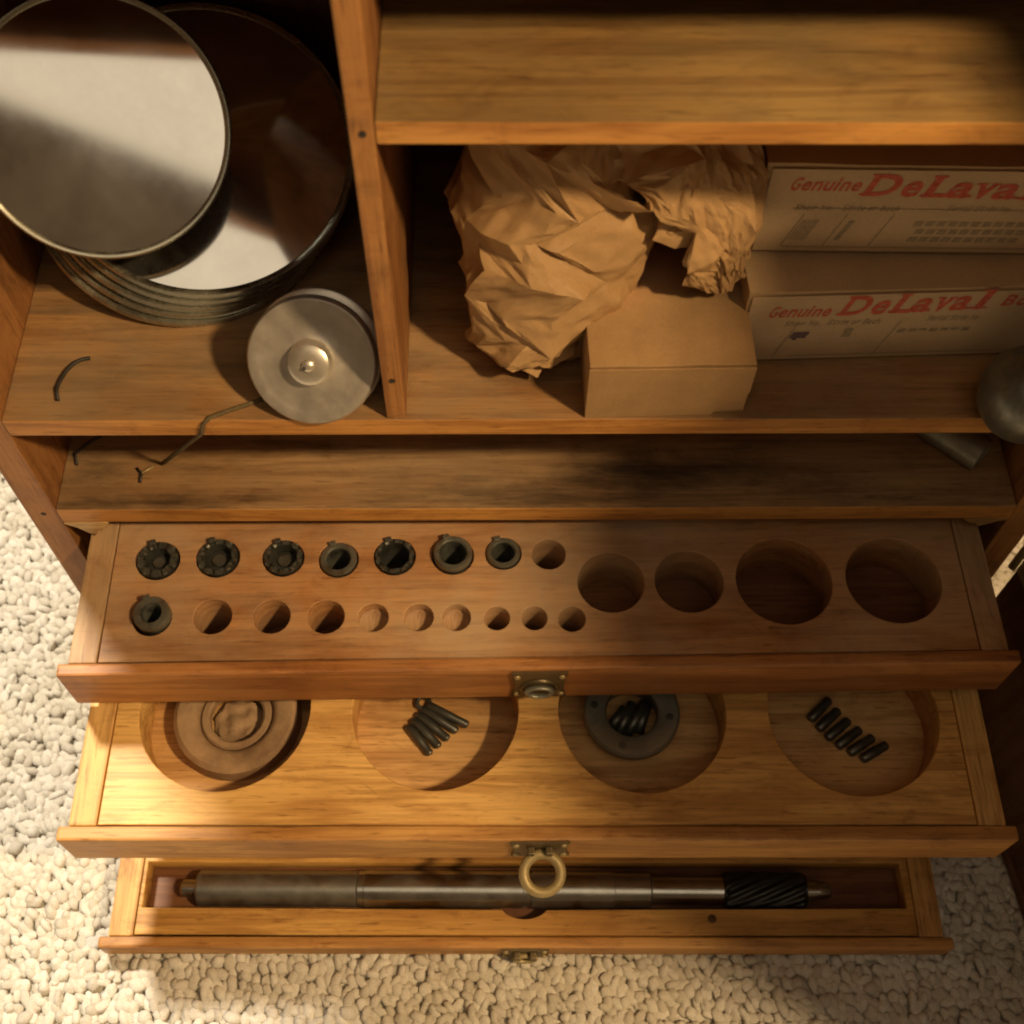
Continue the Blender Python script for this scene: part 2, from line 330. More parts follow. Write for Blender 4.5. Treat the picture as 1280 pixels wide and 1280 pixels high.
for p in o.data.polygons: p.material_index = 1 if p.normal.y < -.6 else 0
box('rail', -H + .0004, H - .0004, .004, .05, -.1805, -.1745, W_EDGE, cab)
box('rail', -H + .0004, H - .0004, .004, .05, -.2365, -.2295, W_EDGE, cab)
box('face_panel', -H + .0006, H - .0006, .006, .02, -.3055, -.2370, W_D1F, cab)
for nx_, nz in ((-.309, Z3 - .006), (-.3105, -.009), (.309, Z3 - .007), (-.0818, .035), (-.0815, Z1 - .006), (.2, Z1 - .006)):
    lathe('nail', [(0, .0004), (.0012, .0003), (.0017, .0), (.0017, -.001), (0, -.001)], M_WIRE, cab, 14, (nx_, -.0002, nz), (0, -1, 0))
# torn splinters left under the low shelf at both ends
for s, zz in ((-1, .017), (1, .009)):
    bm = bmesh.new()
    pr = [(.299, 0), (.271, 0), (.2755, -.45), (.280, -.55), (.2835, -.95), (.2875, -.72), (.2925, -.35), (.299, -.1)]
    f = [bm.verts.new((s * x, -.0012, Z3 - T3 - .0001 + z * zz)) for x, z in pr]
    k = [bm.verts.new((s * x, .012, Z3 - T3 - .0001 + z * zz * .8)) for x, z in pr]
    bm.faces.new(f); bm.faces.new(k[::-1])
    for i in range(len(pr)): bm.faces.new((f[i], k[i], k[(i + 1) % len(pr)], f[(i + 1) % len(pr)]))
    bmesh.ops.recalc_face_normals(bm, faces=bm.faces); from_bm('splinter', bm, W_PALE, cab)

# hinged door standing open on the right
door = thing('cabinet_door', (.3245, -.008, FZ), 'dark brown cabinet door standing open at the right end of the cabinet', 'door', rotz=rad(7.4))
box('panel', 0, .014, -.375, 0, .012, TOPZ - FZ + .018, W_SIDEX, door, .0012)
box('rail', -.003, .017, -.377, .0005, .004, .0118, W_SIDEX, door)
for z in (.20, .48):
    hg = box('hinge', -.0016, -.0002, -.032, -.001, z - .03, z + .03, M_BRASS, door, .0003)
    tube('pin', [(-.003, .002, z - .031), (-.003, .002, z + .031)], .0028, M_BRASS, hg)
    for q in (-.02, 0, .02):
        lathe('screw', [(0, .0012), (.0018, .0011), (.0026, .0003), (.0026, -.0004), (0, -.0004)], M_PLATE, hg, 16, (-.0017, -.018, z + q), (-1, 0, 0))

# ---------------------------------------------------------------- drawers
FW, SW, SI = .2933, .2874, .2705
def drawer(loc, yaw, ztop, hf, t, mats, label, back, holes, depth, zdrop=.0018, floor=None):
    wf, ws, wb = mats
    dr = thing('drawer', (loc[0], loc[1], 0), label, 'drawer', 'pulled out cabinet drawers', rad(yaw))
    o = box('front_panel', -FW, FW, 0, t, ztop - hf, ztop, wf, dr, .0016)
    for s in (-1, 1):
        a, b2 = (-SW, -SI) if s < 0 else (SI, SW)
        box('side_panel', a, b2, t + .0004, back, ztop - hf + .003, ztop - .0008, ws, dr, .001)
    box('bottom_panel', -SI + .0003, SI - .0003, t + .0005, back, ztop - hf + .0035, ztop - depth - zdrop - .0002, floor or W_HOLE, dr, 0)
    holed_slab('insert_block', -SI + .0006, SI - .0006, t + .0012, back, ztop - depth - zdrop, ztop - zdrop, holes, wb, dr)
    return dr
def loc2(P, o, yaw):
    x, y = P[0] - o[0], P[1] - o[1]; c, s = math.cos(rad(-yaw)), math.sin(rad(-yaw)); return (x * c - y * s, x * s + y * c)

# drawer 1 : many round holes
O1, Y1, ZA = (.001, -.0952), .562, -.1275
up_row = [(-.2419, -.0185, .0137), (-.2041, -.0169, .0137), (-.1624, -.0172, .0130), (-.1273, -.0185, .0126), (-.0917, -.0164, .0133), (-.0545, -.0160, .0133), (-.0223, -.0144, .0116), (.0068, -.0151, .0108)]
lo_row = [(-.2402, -.0589, .0120), (-.2029, -.0581, .0118), (-.1663, -.0583, .0114), (-.1327, -.0585, .0114), (-.1035, -.0592, .0095), (-.0752, -.0593, .0092), (-.0519, -.0595, .0090), (-.0266, -.0602, .0080), (-.0033, -.0603, .0080), (.0200, -.0610, .0085)]
big = [(.0457, -.0354, .0212), (.0954, -.0351, .0218), (.1558, -.0349, .0305), (.2256, -.0347, .0302)]
holes1 = [(*loc2(h, O1, Y1), h[2]) for h in up_row + lo_row + big]
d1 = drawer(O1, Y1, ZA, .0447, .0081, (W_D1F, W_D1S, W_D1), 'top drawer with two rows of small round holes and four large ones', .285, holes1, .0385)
# shallow wooden floors set in three of the lower holes
for h in lo_row[4:7]:
    l = loc2(h, O1, Y1); lathe('hole_plug', [(0, -.004), (h[2] * .5, -.0035), (h[2] * .985, -.0015), (h[2] * .985, -.012), (0, -.012)], W_D1S, d1, 28, (l[0], l[1], ZA - .008))
# drawer 2 : four large round wells
O2, Y2, ZB = (-.0012, -.1841), -.419, -.1826
wells = [(-.2015, -.0968, .0547), (-.0663, -.0986, .0534), (.0669, -.1004, .0541), (.2034, -.1024, .0551)]
holes2 = [(*loc2(h, O2, Y2), h[2]) for h in wells]
d2 = drawer(O2, Y2, ZB, .0411, .0091, (W_D2F, W_D2S, W_D2), floor=W_WELL, label='middle drawer of pale pine with four large round wells', back=.36, holes=holes2, depth=.0335)
# drawer 3 : long trough with finger notch
O3, Y3, ZC = (-.0064, -.2221), -.5775, -.3117
c0, c1_, c2_, c3_ = [loc2(P, O3, Y3) for P in ((-.2760, -.1611), (-.2754, -.1924), (.2640, -.1976), (.2655, -.1660))]
yf = (c1_[1] + c2_[1]) / 2; yb = (c0[1] + c3_[1]) / 2; nx = loc2((-.008, -.195), O3, Y3)[0]
trough = [(-.2672, yb), (-.2672, yf)] + [(nx - .016 + .016 * (1 - math.cos(math.pi * k / 12)), yf - .0075 * math.sin(math.pi * k / 12) ** 1.3) for k in range(1, 12)] + [(.2650, yf), (.2650, yb)]
d3 = drawer(O3, Y3, ZC, .0225, .0077, (W_D2F, W_D2S, W_D3), 'bottom drawer on the carpet with one long narrow trough', .40, [trough], .0165, zdrop=.001)

# drawer pulls
def pull_plate(dr, x, z, wdt, hgt, tilt=0):
    bm = bmesh.new(); pts = []
    for sx in (-1, 1):
        for i in range(9):
            tt = i / 8; yy = (tt - .5) * hgt * (1 if sx > 0 else -1); inset = .12 * wdt * (1 - (2 * tt - 1) ** 2) * .45
            pts.append((sx * (wdt / 2 - inset), yy))
    f = [bm.verts.new((px_, -.0018, pz)) for px_, pz in pts]; k = [bm.verts.new((px_, -.0001, pz)) for px_, pz in pts]
    bm.faces.new(f); bm.faces.new(k[::-1])
    for i in range(len(f)): bm.faces.new((f[i], k[i], k[(i + 1) % len(f)], f[(i + 1) % len(f)]))
    bmesh.ops.recalc_face_normals(bm, faces=bm.faces)
    pl = from_bm('pull_plate', bm, M_PLATE, dr); pl.location = (x, 0, z); pl.rotation_euler = (0, tilt, 0)
    for sx in (-1, 1):
        for sz in (-1, 1):
            lathe('screw', [(0, .0012), (.0015, .001), (.0021, .0002), (.0021, -.0006), (0, -.0006)], M_BRASS, pl, 14, (sx * wdt * .40, -.0019, sz * hgt * .36), (0, -1, 0))
    return pl
def ring_pts(R, n=40): return [(R * math.cos(2 * math.pi * i / n), R * math.sin(2 * math.pi * i / n)) for i in range(n)]
def torus(name, R, r, mat, parent, flat=1.0):
    vs = []; fs = []; n, k = 48, 14
    for i in range(n):
        a = 2 * math.pi * i / n
        for j in range(k):
            t = 2 * math.pi * j / k; rr = R + r * math.cos(t); vs.append((rr * math.cos(a), rr * math.sin(a), r * math.sin(t) * flat))
    for i in range(n):
        for j in range(k): fs.append((i * k + j, ((i + 1) % n) * k + j, ((i + 1) % n) * k + (j + 1) % k, i * k + (j + 1) % k))
    me = bpy.data.meshes.new(name); me.from_pydata(vs, [], fs); return link(name, me, mat, parent, True)
def lug(pl, y=-.004):
    for sx in (-1, 1): box('lug', sx * .0055 - .0022, sx * .0055 + .0022, -.0065, -.0017, -.001, .0075, M_PLATE, pl, .0008)
l1 = loc2((-.0005, -.096), O1, Y1)
p1 = pull_plate(d1, l1[0], ZA - .0215, .0345, .036)
# recessed cup with a folded-down ring
lathe('cup', [(.0122, .0), (.0118, .0012), (.0105, .0010), (.0095, -.0006), (.0, -.0012)], M_PLATE, p1, 40, (0, -.0019, -.003), (0, -1, 0))
t_ = torus('ring', .0078, .0019, M_FLANGE, p1); t_.location = (0, -.0042, -.0045); t_.rotation_euler = (rad(80), 0, 0); t_.scale = (1, .62, 1)
l2 = loc2((-.0005, -.186), O2, Y2)
p2 = pull_plate(d2, l2[0], ZB - .0145, .0365, .027, rad(-1.5)); lug(p2)
t_ = torus('ring', .0114, .0033, M_BRASS, p2, 1.0); t_.location = (.0012, -.0150, -.0040); t_.rotation_euler = (rad(20), 0, rad(8))
l3 = loc2((-.008, -.222), O3, Y3)
p3 = pull_plate(d3, l3[0], ZC - .0105, .033, .019); lug(p3)
t_ = torus('ring', .0075, .0018, M_BRASS, p3); t_.location = (0, -.0042, -.003); t_.rotation_euler = (rad(82), 0, 0); t_.scale = (1, .7, 1)
# knot in the bottom drawer
kx, ky = loc2((.122, -.2035), O3, Y3); lathe('knot', [(0, .0006), (.002, .0005), (.003, .0001), (.003, -.001), (0, -.001)], W_SIDEX, d3, 18, (kx, ky, ZC - .001))

# ---------------------------------------------------------------- things in drawer 1 : toothed bushings
def bushing(x, y, R, r, rise, teeth, mat, label, tilt=(0, 0), inner=None):
    t = thing('bushing', (x, y, ZA - .0018), label, 'bushing', 'steel bushings set in the top drawer')
    t.rotation_euler = (tilt[0], tilt[1], random.uniform(0, 6))
    top = rise
    prof = [(r, -.026), (R * .93, -.026), (R * .93, -.001), (R * .95, .0), (R * .95, top - .0012), (R * .88, top), (r * 1.12, top), (r, top - .001), (r * .96, -.010), (r * .96, -.026)]
    lathe('sleeve', prof, mat, t, 60, teeth=dict(idx=(5, 6), w=3, d=.0026) if teeth else None)
    if inner:
        lathe('core', [(0, top - .006), (r * .45, top - .0055), (r * .55, top - .0075), (r * .93, top - .009), (r * .93, -.02), (0, -.02)], M_DARK, t, 32)
    # locating key on the flank
    k = bm = bmesh.new(); bm_box(bm, R * .80, R * 1.06, -.0022, .0022, -.001, top + .0006, .0005); key = from_bm('key', bm, mat, t); key.rotation_euler = (0, 0, 1.95 - t.rotation_euler.z)
    return t
labs = ['black toothed bushing with clogged centre, outermost in the upper row of holes', 'black toothed bushing with crumbs of grease, second in the upper row of holes',
        'black toothed bushing beside a pencil-line crack, third in the upper row of holes', 'grey smooth-rimmed bushing with a tight dark bore, fourth in the upper row of holes',
        'black toothed bushing with a wide open bore, fifth in the upper row of holes', 'tall grey bushing with a thick rim standing proud, sixth in the upper row of holes',
        'small grey bushing next to the empty hole of the upper row']
spec = [(True, M_DARK, .58, .0030, True), (True, M_DARK, .66, .0030, True), (True, M_DARK, .68, .0032, True), (False, M_GREYST, .60, .0022, False), (True, M_DARK, .72, .0024, False), (False, M_GREYST, .64, .0050, False), (False, M_GREYST, .62, .0022, False)]
for h, (te, mt_, k, rise, core), lab in zip(up_row, spec, labs):
    bushing(h[0], h[1], h[2] * .985, h[2] * k, rise, te, mt_, lab, (random.uniform(-.04, .04), random.uniform(-.04, .04)), core)
h = lo_row[0]
bushing(h[0] + .001, h[1] + .001, h[2] * .985, h[2] * .52, .0068, False, M_GREYST, 'grey bushing standing tall in the first hole of the lower row', (.05, -.06))

# ---------------------------------------------------------------- things in drawer 2
WB = ZB - .0335 - .0018
# well 1 : fibre ring
t = thing('packing_ring', (-.1985, -.0935, WB), 'dusty brown packing ring lying in the well nearest the bare carpet side', 'ring')
lathe('ring_body', [(.0240, .002), (.0262, .0), (.0395, .0), (.0415, .003), (.0405, .0145), (.0375, .0172), (.0290, .0172), (.0255, .0150), (.0240, .012), (.0240, .002)], M_RING, t, 72)
lathe('ring_liner', [(.0175, .004), (.0234, .004), (.0234, .0110), (.0222, .0125), (.0190, .0125), (.0175, .011), (.0175, .004)], M_RING, t, 64)
# a wad of rust and dirt in its centre
bm = bmesh.new(); bmesh.ops.create_icosphere(bm, subdivisions=4, radius=1)
for v in bm.verts:
    nn = mnoise.fractal(v.co * 2.2, 1, 2, 5); v.co = Vector((v.co.x * .0165 * (1 + .1 * nn), v.co.y * .0165 * (1 + .1 * nn), max(0, v.co.z) * .004 * (1.2 + nn) + .0003))
o = from_bm('debris', bm, M_RING, t, True)
# well 2 : pins, one with an eye
def pin(x, y, ang, ln, r, label, eye=False, grp='steel pins in the second well', cat='pin', ribs=False, tl=0.0):
    t = thing('steel_pin', (x, y, WB + r), label, cat, grp, ang)
    prof = [(0, 0), (r * .82, 0), (r, r * .3)]
    if ribs:
        k = 9
        for i in range(k):
            z0 = ln * (.04 + .92 * i / k); z1 = ln * (.04 + .92 * (i + .5) / k); prof += [(r, z0), (r * .86, z1)]
    else: prof += [(r, ln * .62), (r * .93, ln * .64), (r * .93, ln * .96)]
    prof += [(r * .8, ln - r * .2), (r * .72, ln), (0, ln)]
    lathe('body', prof, M_DARK, t, 24, (-ln / 2, 0, 0), (1, 0, 0))
    if eye:
        e = torus('eye', .0042, .0015, M_DARK, t); e.location = (-ln / 2 - .0036, 0, 0)
    return t
ax = math.atan2(-.0179, .0138)   # direction of the rods in the photograph's well
perp = Vector((math.cos(ax + math.pi / 2), math.sin(ax + math.pi / 2)))
c0v = Vector((-.0780, -.1080))
labs2 = ['dark steel pin at the carpet end of the group in the second well', 'dark steel pin second of the group in the second well', 'dark steel pin third of the group in the second well', 'dark steel pin beside the eyed one in the second well', 'dark steel rod with a ring eye at its end in the second well']
for i in range(5):
    a_ = ax + .105 * i
    ln = .0245 + (.006 if i == 4 else .002 * i * .6)
    q = c0v + perp * (.0063 * i) + Vector((math.cos(ax), math.sin(ax))) * (-.001 * i + (.0015 if i == 4 else 0))
    pin(q.x, q.y, a_, ln, .0030, labs2[i], eye=(i == 4))
# well 3 : flanged collar
t = thing('flanged_collar', (.0618, -.0955, WB), 'grey steel flanged collar with screws lying in the third well', 'flange')
lathe('flange', [(.0185, .010), (.0165, .0165), (.0175, .0205), (.0195, .0215), (.0300, .0215), (.0316, .0200), (.0316, .0150), (.0300, .0135), (.0250, .013), (.0250, .0), (.0195, .0), (.0185, .010)], M_FLANGE, t, 80)
for k in range(4):
    a_ = rad(-108 + 90 * k + 8 * (k % 2)); s_ = lathe('screw', [(0, .0002), (.0023, .0), (.0028, -.0008), (.0028, -.002), (0, -.002)], M_DARK, t, 20, (.0248 * math.cos(a_), .0248 * math.sin(a_), .0219))
for a_, x_, ln in ((62, -.003, .024), (58, .004, .026), (70, .0085, .02), (50, -.0085, .018)):
    tube('roller', [(x_ - math.cos(rad(a_)) * ln / 2, -math.sin(rad(a_)) * ln / 2, .006), (x_ + math.cos(rad(a_)) * ln / 2, math.sin(rad(a_)) * ln / 2, .008)], .0036, M_DARK, t, 14)
# well 4 : row of short ribbed springs
a0 = Vector((.1905, -.0885)); a1 = Vector((.2225, -.1185))
dirp = Vector((.0145, .0110)).normalized()
nm = ['first', 'second', 'third', 'fourth', 'fifth', 'sixth']
for i in range(6):
    tt = i / 5; q = a0.lerp(a1, tt) + dirp * (-.0035 * math.sin(math.pi * tt))
    pin(q.x, q.y, math.atan2(dirp.y, dirp.x) + .10 - .05 * i, .0205, .0034, f'short black pin, {nm[i]} of the row of six in the fourth well' if i else 'short black pin farthest back in the row of six in the fourth well', grp='pins in the fourth well', cat='pin')
# ---------------------------------------------------------------- drawer 3 : worm shaft
sa_ = Vector((-.2500, -.1772, 0)); sb_ = Vector((.2090, -.1832, 0)); axd = (sb_ - sa_).normalized(); Ls = (sb_ - sa_).length
RZ = ZC - .0140 + .0075 - .004
t = thing('worm_shaft', (sa_.x, sa_.y, RZ), 'long steel shaft with a dark worm gear lying in the bottom drawer trough', 'shaft', rotz=math.atan2(axd.y, axd.x))
def sect(name, x0, x1, prof, mat, seg=48): return lathe(name, prof, mat, t, seg, (x0, 0, 0), (1, 0, 0))
def cyl(r, l, ch=.0008): return [(0, 0), (r - ch, 0), (r, ch), (r, l - ch), (r - ch, l), (0, l)]
sect('tip', 0, 0, cyl(.0062, .0125, .0018), M_SHAFT)
sect('shank', .0118, 0, cyl(.0122, .1140, .0016), M_SHAFT2)
sect('journal', .1254, 0, [(0, 0), (.0124, 0), (.0124, .004), (.0129, .0045), (.0129, .116), (.0118, .1165), (.0118, .1215), (.0129, .122), (.0129, .180), (.0122, .1805), (.0122, .2055), (.0112, .2062), (0, .2062)], M_SHAFT)
sect('neck', .3314, 0, cyl(.0098, .0520), M_SHAFT)
# worm: helical teeth
seg, nl = 72, 110; Lw = .0580; starts = 9; vs = []; fs = []
for j in range(nl + 1):
    xx = Lw * j / nl; end = min(1, min(j, nl - j) / 6)
    for i in range(seg):
        a_ = 2 * math.pi * i / seg; s_ = math.sin(starts * a_ + xx / Lw * 2 * math.pi * 3.2)
        rr = .0112 + .0020 * end * max(-.8, min(.8, s_ * 1.6)); vs.append((xx, rr * math.cos(a_), rr * math.sin(a_)))
for j in range(nl):
    for i in range(seg): k = (i + 1) % seg; fs.append((j * seg + i, j * seg + k, (j + 1) * seg + k, (j + 1) * seg + i))
fs.append(tuple(range(seg))[::-1]); fs.append(tuple(nl * seg + i for i in range(seg)))
me = bpy.data.meshes.new('worm'); me.from_pydata(vs, [], fs); o = link('worm', me, M_WORM, t, True); o.location = (.3832, 0, 0)
sect('end_pin', .4410, 0, [(0, 0), (.0075, 0), (.0068, .008), (.0058, .0085), (.0055, .0165), (.0042, .0185), (0, .0185)], M_SHAFT)

# ---------------------------------------------------------------- left compartment : polished discs
n2 = Vector((.127, -.42, .898)).normalized(); c2 = Vector((-.1935, .1435, .0636)); R2 = .0870
def dish(name, R, mat_face, mat_rim, loc, axis, label, grp, cone=0.0, skirt=0):
    t = thing(name, loc, label, 'disc', grp)
    q = Vector((0, 0, 1)).rotation_difference(Vector(axis)); t.rotation_mode = 'QUATERNION'; t.rotation_quaternion = q
    lathe('face', [(R * k, .0004 - .0008 * k * k + cone * R * (.945 - k)) for k in (.0, .04, .08, .15, .25, .4, .55, .7, .83, .945)], mat_face, t, 128)
    lathe('rim', [(R * .945, -.0004), (R * .965, .0005), (R * .985, .0006), (R, -.0008), (R, -.0036), (R * .985, -.0048), (R * .96, -.0044), (R * .94, -.0040), (0, -.0036)], mat_rim, t, 128)
    if skirt: lathe('skirt', [(R * .60, -.0039), (R * .62, -.0041), (R * .56, -skirt), (R * .54, -skirt), (R * .60, -.0039)], mat_rim, t, 96)
    return t
order = ['top of the stack of polished steel discs', 'second disc down in the stack of steel discs', 'third disc down in the stack of steel discs', 'fourth disc down in the stack of steel discs', 'bottom disc of the stack, its rim on the dusty boards']
for i in range(5):
    off = Vector((random.uniform(-.001, .001) - .0045 * i * .6, -.0028 * i, 0)) if i else Vector()
    dish('steel_disc', R2 - (.0 if i < 4 else -.001), M_MIRROR, M_RIM, c2 - n2 * .0062 * i + off, n2 + Vector((.012 * ((i % 3) - 1), 0, 0)), order[i], 'stacked steel discs', cone=.13 if i == 0 else 0)
dish('steel_disc', .0665, M_MIRROR, M_RIM, Vector((-.2300, .1016, .1160)), (.219, -.694, .685), 'smaller mirror-bright steel disc leaning on the stack and the cabinet side', 'leaning disc', skirt=.016)
# aluminium spool
ks = Vector((-.06, -.82, .66)).normalized(); kc = Vector((-.1262, .0165, .0305))
t = thing('aluminium_spool', kc, 'round aluminium flanged spool with a raised hub propped at the shelf edge', 'spool')
t.rotation_mode = 'QUATERNION'; t.rotation_quaternion = Vector((0, 0, 1)).rotation_difference(ks); t.scale = (1.05, 1.05, 1.05)
lathe('front_flange', [(.0120, .0012), (.0160, .0002), (.0275, -.0002), (.0305, .0008), (.0326, .0004), (.0338, -.0015), (.0338, -.0048), (.0325, -.0065), (.0, -.0065)], M_ALU, t, 96)
hb = lathe('hub', [(0, .0085), (.0035, .0085), (.0036, .0088), (.0085, .0086), (.0105, .0074), (.0116, .0045), (.0122, .0010), (0, .0)], M_ALU, t, 64)
lathe('boss', [(0, .0112), (.0018, .0110), (.0030, .0102), (.0034, .0086), (.0046, .0080), (0, .0080)], M_ALU, hb, 28)
lathe('pin_slot', [(0, .0116), (.0010, .0115), (.0011, .0108), (0, .0108)], M_DARK, hb, 6, (-.0016, -.0010, 0))
lathe('groove', [(.0, -.0064), (.0275, -.0064), (.0262, -.0085), (.0262, -.0145), (.028, -.0165), (0, -.0165)], M_DARK, t, 72)
lathe('rear_flange', [(0, -.0164), (.0325, -.0164), (.0345, -.0175), (.0348, -.0195), (.0335, -.0212), (0, -.0212)], M_ALU, t, 96)
lathe('axle', [(0, -.0212), (.0085, -.0212), (.0085, -.034), (.0075, -.035), (0, -.035)], M_GREYST, t, 32)
# a bolt head behind it
lathe('bolt', [(0, .014), (.005, .014), (.0062, .012), (.0062, .0), (0, 0)], M_GREYST, None, 24, (-.0985, .060, .0))
tag(bpy.context.scene.objects['bolt'], 'small dark bolt standing behind the aluminium spool', 'bolt')

# wires and cord
tag(tube('wire', bez((-.2575, .0420, .0012), (-.2690, .0400, .0032), (-.2725, .0200, .0016)) + [Vector((-.2705, .0125, .0014))], .0011, M_WIRE), 'short dark curved wire on the boards under the discs', 'wire')
tag(tube('wire', bez((-.2700, .0600, Z3 + .0012), (-.2850, .0520, Z3 + .002), (-.2945, .0400, Z3 + .0013)) + [Vector((-.2915, .0320, Z3 + .0012))], .0010, M_WIRE), 'short dark bent wire on the low shelf beside the cabinet side', 'wire')
tag(tube('cord', [Vector((-.1530, .0150, .0014)), Vector((-.1640, .0095, .0016)), Vector((-.1770, .0040, .0016)), Vector((-.1850, .0002, .0016)), Vector((-.1888, -.0020, -.0015)), *[Vector((-.1912, -.0022, -.0100)).lerp(Vector((-.2375, .0325, Z3 + .0014)), k / 6) for k in range(7)]], .0013, M_CORD), 'thin greasy cord hanging over the shelf edge beside the spool', 'cord')
t = thing('scrap', (-.2500, .0245, Z3), 'tiny dark twig-like scrap on the low shelf', 'scrap')
tube('stem', [(0, -.006, .001), (.0, .0005, .0015), (-.0035, .0045, .001)], .0009, M_WIRE, t); tube('barb', [(.0, .0005, .0015), (.0065, .0060, .001)], .0008, M_BRASS, t)

# ---------------------------------------------------------------- right compartment : boxes
def letters(name, items, mat, parent, M):
    """items: (char, x, z, width, height, bold, slabs) ; text faces -y ; one mesh"""
    bm = bmesh.new()
    for ch, x, z, wd_, hg, bold, slabs in items:
        cu = bpy.data.curves.new('g', 'FONT'); cu.body = ch; cu.size = 1; cu.offset = bold; cu.resolution_u = 4
        t_ = bpy.data.objects.new('g', cu); COL.objects.link(t_); dg = bpy.context.evaluated_depsgraph_get()
        me = bpy.data.meshes.new_from_object(t_.evaluated_get(dg)); bpy.data.objects.remove(t_); bpy.data.curves.remove(cu)
        co = np.array([v.co[:] for v in me.vertices])
        if len(co) == 0: continue
        mn, mx = co.min(0), co.max(0)
        z_lo = 0 if ch not in 'gpqy,' else mn[1]
        sx = wd_ / (mx[0] - mn[0]); sz = hg / (mx[1] - z_lo)
        base = len(bm.verts); vs = []
        for c_ in co:
            zz = (c_[1] - z_lo) * sz; vs.append(bm.verts.new((x + (c_[0] - mn[0]) * sx + zz * .30, 0, z + zz)))
        for p in me.polygons:
            try: bm.faces.new([vs[i] for i in p.vertices])
            except ValueError: pass
        bpy.data.meshes.remove(me)
        for (u0, u1, q0, q1) in slabs:   # serifs, in fractions of the letter box
            pts = [(u0, q0), (u1, q0), (u1, q1), (u0, q1)]
            bm.faces.new([bm.verts.new((x + u * wd_ + q * hg * .30, -.00002, z + q * hg)) for u, q in pts])
    o = from_bm(name, bm, mat, parent); o.matrix_local = M; o['kind'] = 'stuff'; return o
def word(txt, x, z, wd_, hg, bold=.01, asc='bdfhklt'):
    out = []; n_ = sum(.55 if c_ in 'il.' else .5 if c_ == ' ' else 1.35 if c_ in 'mw' else 1 for c_ in txt); u = x; k = wd_ / n_
    for c_ in txt:
        f = .55 if c_ in 'il.' else .5 if c_ == ' ' else 1.35 if c_ in 'mw' else 1
        if c_ != ' ': out.append((c_, u, z, k * f * (.82 if c_ not in 'il.' else .55), hg * (1 if (c_.isupper() or c_ in asc or c_ == 'i' or c_.isdigit()) else .16 if c_ == '.' else .70), bold, []))
        u += k * f
    return out
def logo(spans, z0, z1, cap):
    """DeLaval with slab serifs; spans are (x0,x1) of each letter"""
    sl = {'D': [(-.10, .25, 0, .1), (-.10, .25, .9, 1)], 'L': [(-.12, .42, .9, 1), (-.12, .3, 0, .1), (.88, 1.02, .0, .36)], 'v': [(-.14, .40, .88, 1), (.62, 1.1, .88, 1)], 'l': [(-.7, .5, .92, 1), (-.6, 1.6, 0, .08)], 'a': [(.8, 1.16, 0, .1)], 'e': []}
    out = []
    for i, (ch, (x0, x1)) in enumerate(zip('DeLaval', spans)):
        f = i / 6; z = z0 + (z1 - z0) * f
        out.append((ch, x0, z, x1 - x0, cap if ch in 'DLl' else cap * .70, .028, sl[ch]))
    return out
def dashes(name, rows, mat, parent, M):
    bm = bmesh.new()
    for x0, x1, z0, z1, sh in rows:
        bm.faces.new([bm.verts.new(p) for p in ((x0, 0, z0), (x1, 0, z0), (x1 + sh, 0, z1), (x0 + sh, 0, z1))])
    o = from_bm(name, bm, mat, parent); o.matrix_local = M; o['kind'] = 'stuff'; return o
def carton(loc, yaw, x1, h, dpt, label):
    t = thing('carton', loc, label, 'box', 'printed cartons stacked in the right compartment', yaw)
    # thin-walled body with slightly bowed panels
    bm = bmesh.new(); nx_, nz_ = 14, 5
    bm_box(bm, 0, x1, 0, dpt, .0004, h, 0); bmesh.ops.subdivide_edges(bm, edges=bm.edges[:], cuts=7, use_grid_fill=True)
    for v in bm.verts:
        fx = v.co.x / x1; fz = v.co.z / h
        if v.co.y < 1e-5: v.co.y -= .0010 * math.sin(math.pi * fx) * math.sin(math.pi * fz)
        if v.co.z > h - 1e-5: v.co.z -= .0016 * math.sin(math.pi * fx) * math.sin(math.pi * min(1, v.co.y / dpt + .25))
        v.co += Vector([mnoise.noise(v.co * 30 + Vector((k * 9, 0, loc[2] * 50))) * .0005 for k in range(3)])
    body = from_bm('body', bm, M_CARTON, t)
    return t
Z_L, Z_U = .059, .0632
# lower carton
cl = carton((.1085, .0400, 0.0002), rad(1.9), .185, Z_L, .15, 'lower tan carton lettered in red, on the shelf boards under another carton')
box('label_panel', .002, .184, -.00135, -.0011, .002, Z_L - .003, M_LABEL, cl, 0)
ML = Matrix.Translation((0, -.0016, 0)); X0 = .1085
sp_ = [(.1600, .1740), (.1762, .1850), (.1880, .1990), (.1985, .2085), (.2100, .2185), (.2195, .2295), (.2335, .2380)]
sp_ = [(a - X0, b_ - X0) for a, b_ in sp_]
letters('red_lettering', logo(sp_, .0400, .0425, .0155) + word('Genuine', .0125, .0395, .0345, .0088, .02) + word('Bowl', .1395, .0445, .030, .0085, .02), M_RED, cl, ML)
letters('grey_lettering', word('Shop No.', .023, .0315, .021, .0045) + word('Style or Back', .047, .0318, .030, .0045) + word('Serial Style No.', .102, .033, .030, .0045), M_GREY, cl, ML)
dashes('faint_rules', [(.0215, .0222, .004, .034, .009), (.0790, .0797, .004, .034, .009)] + [(.088 + .006 * i, .0925 + .006 * i, .0235 + .0006 * (i % 3), .0265, .001) for i in range(7)] + [(.03, .17, .0050, .0056, 0)], M_GREY, cl, ML)
dashes('stamped_number', [(.0283, .0375, .0208, .0240, .0004), (.0292, .0386, .0235, .0262, .0006), (.0300, .0325, .0192, .0215, .0003)], M_PURP, cl, ML)
dashes('stamped_figure', [(.0575, .0625, .0210, .0285, .001)], M_GREY, cl, ML)
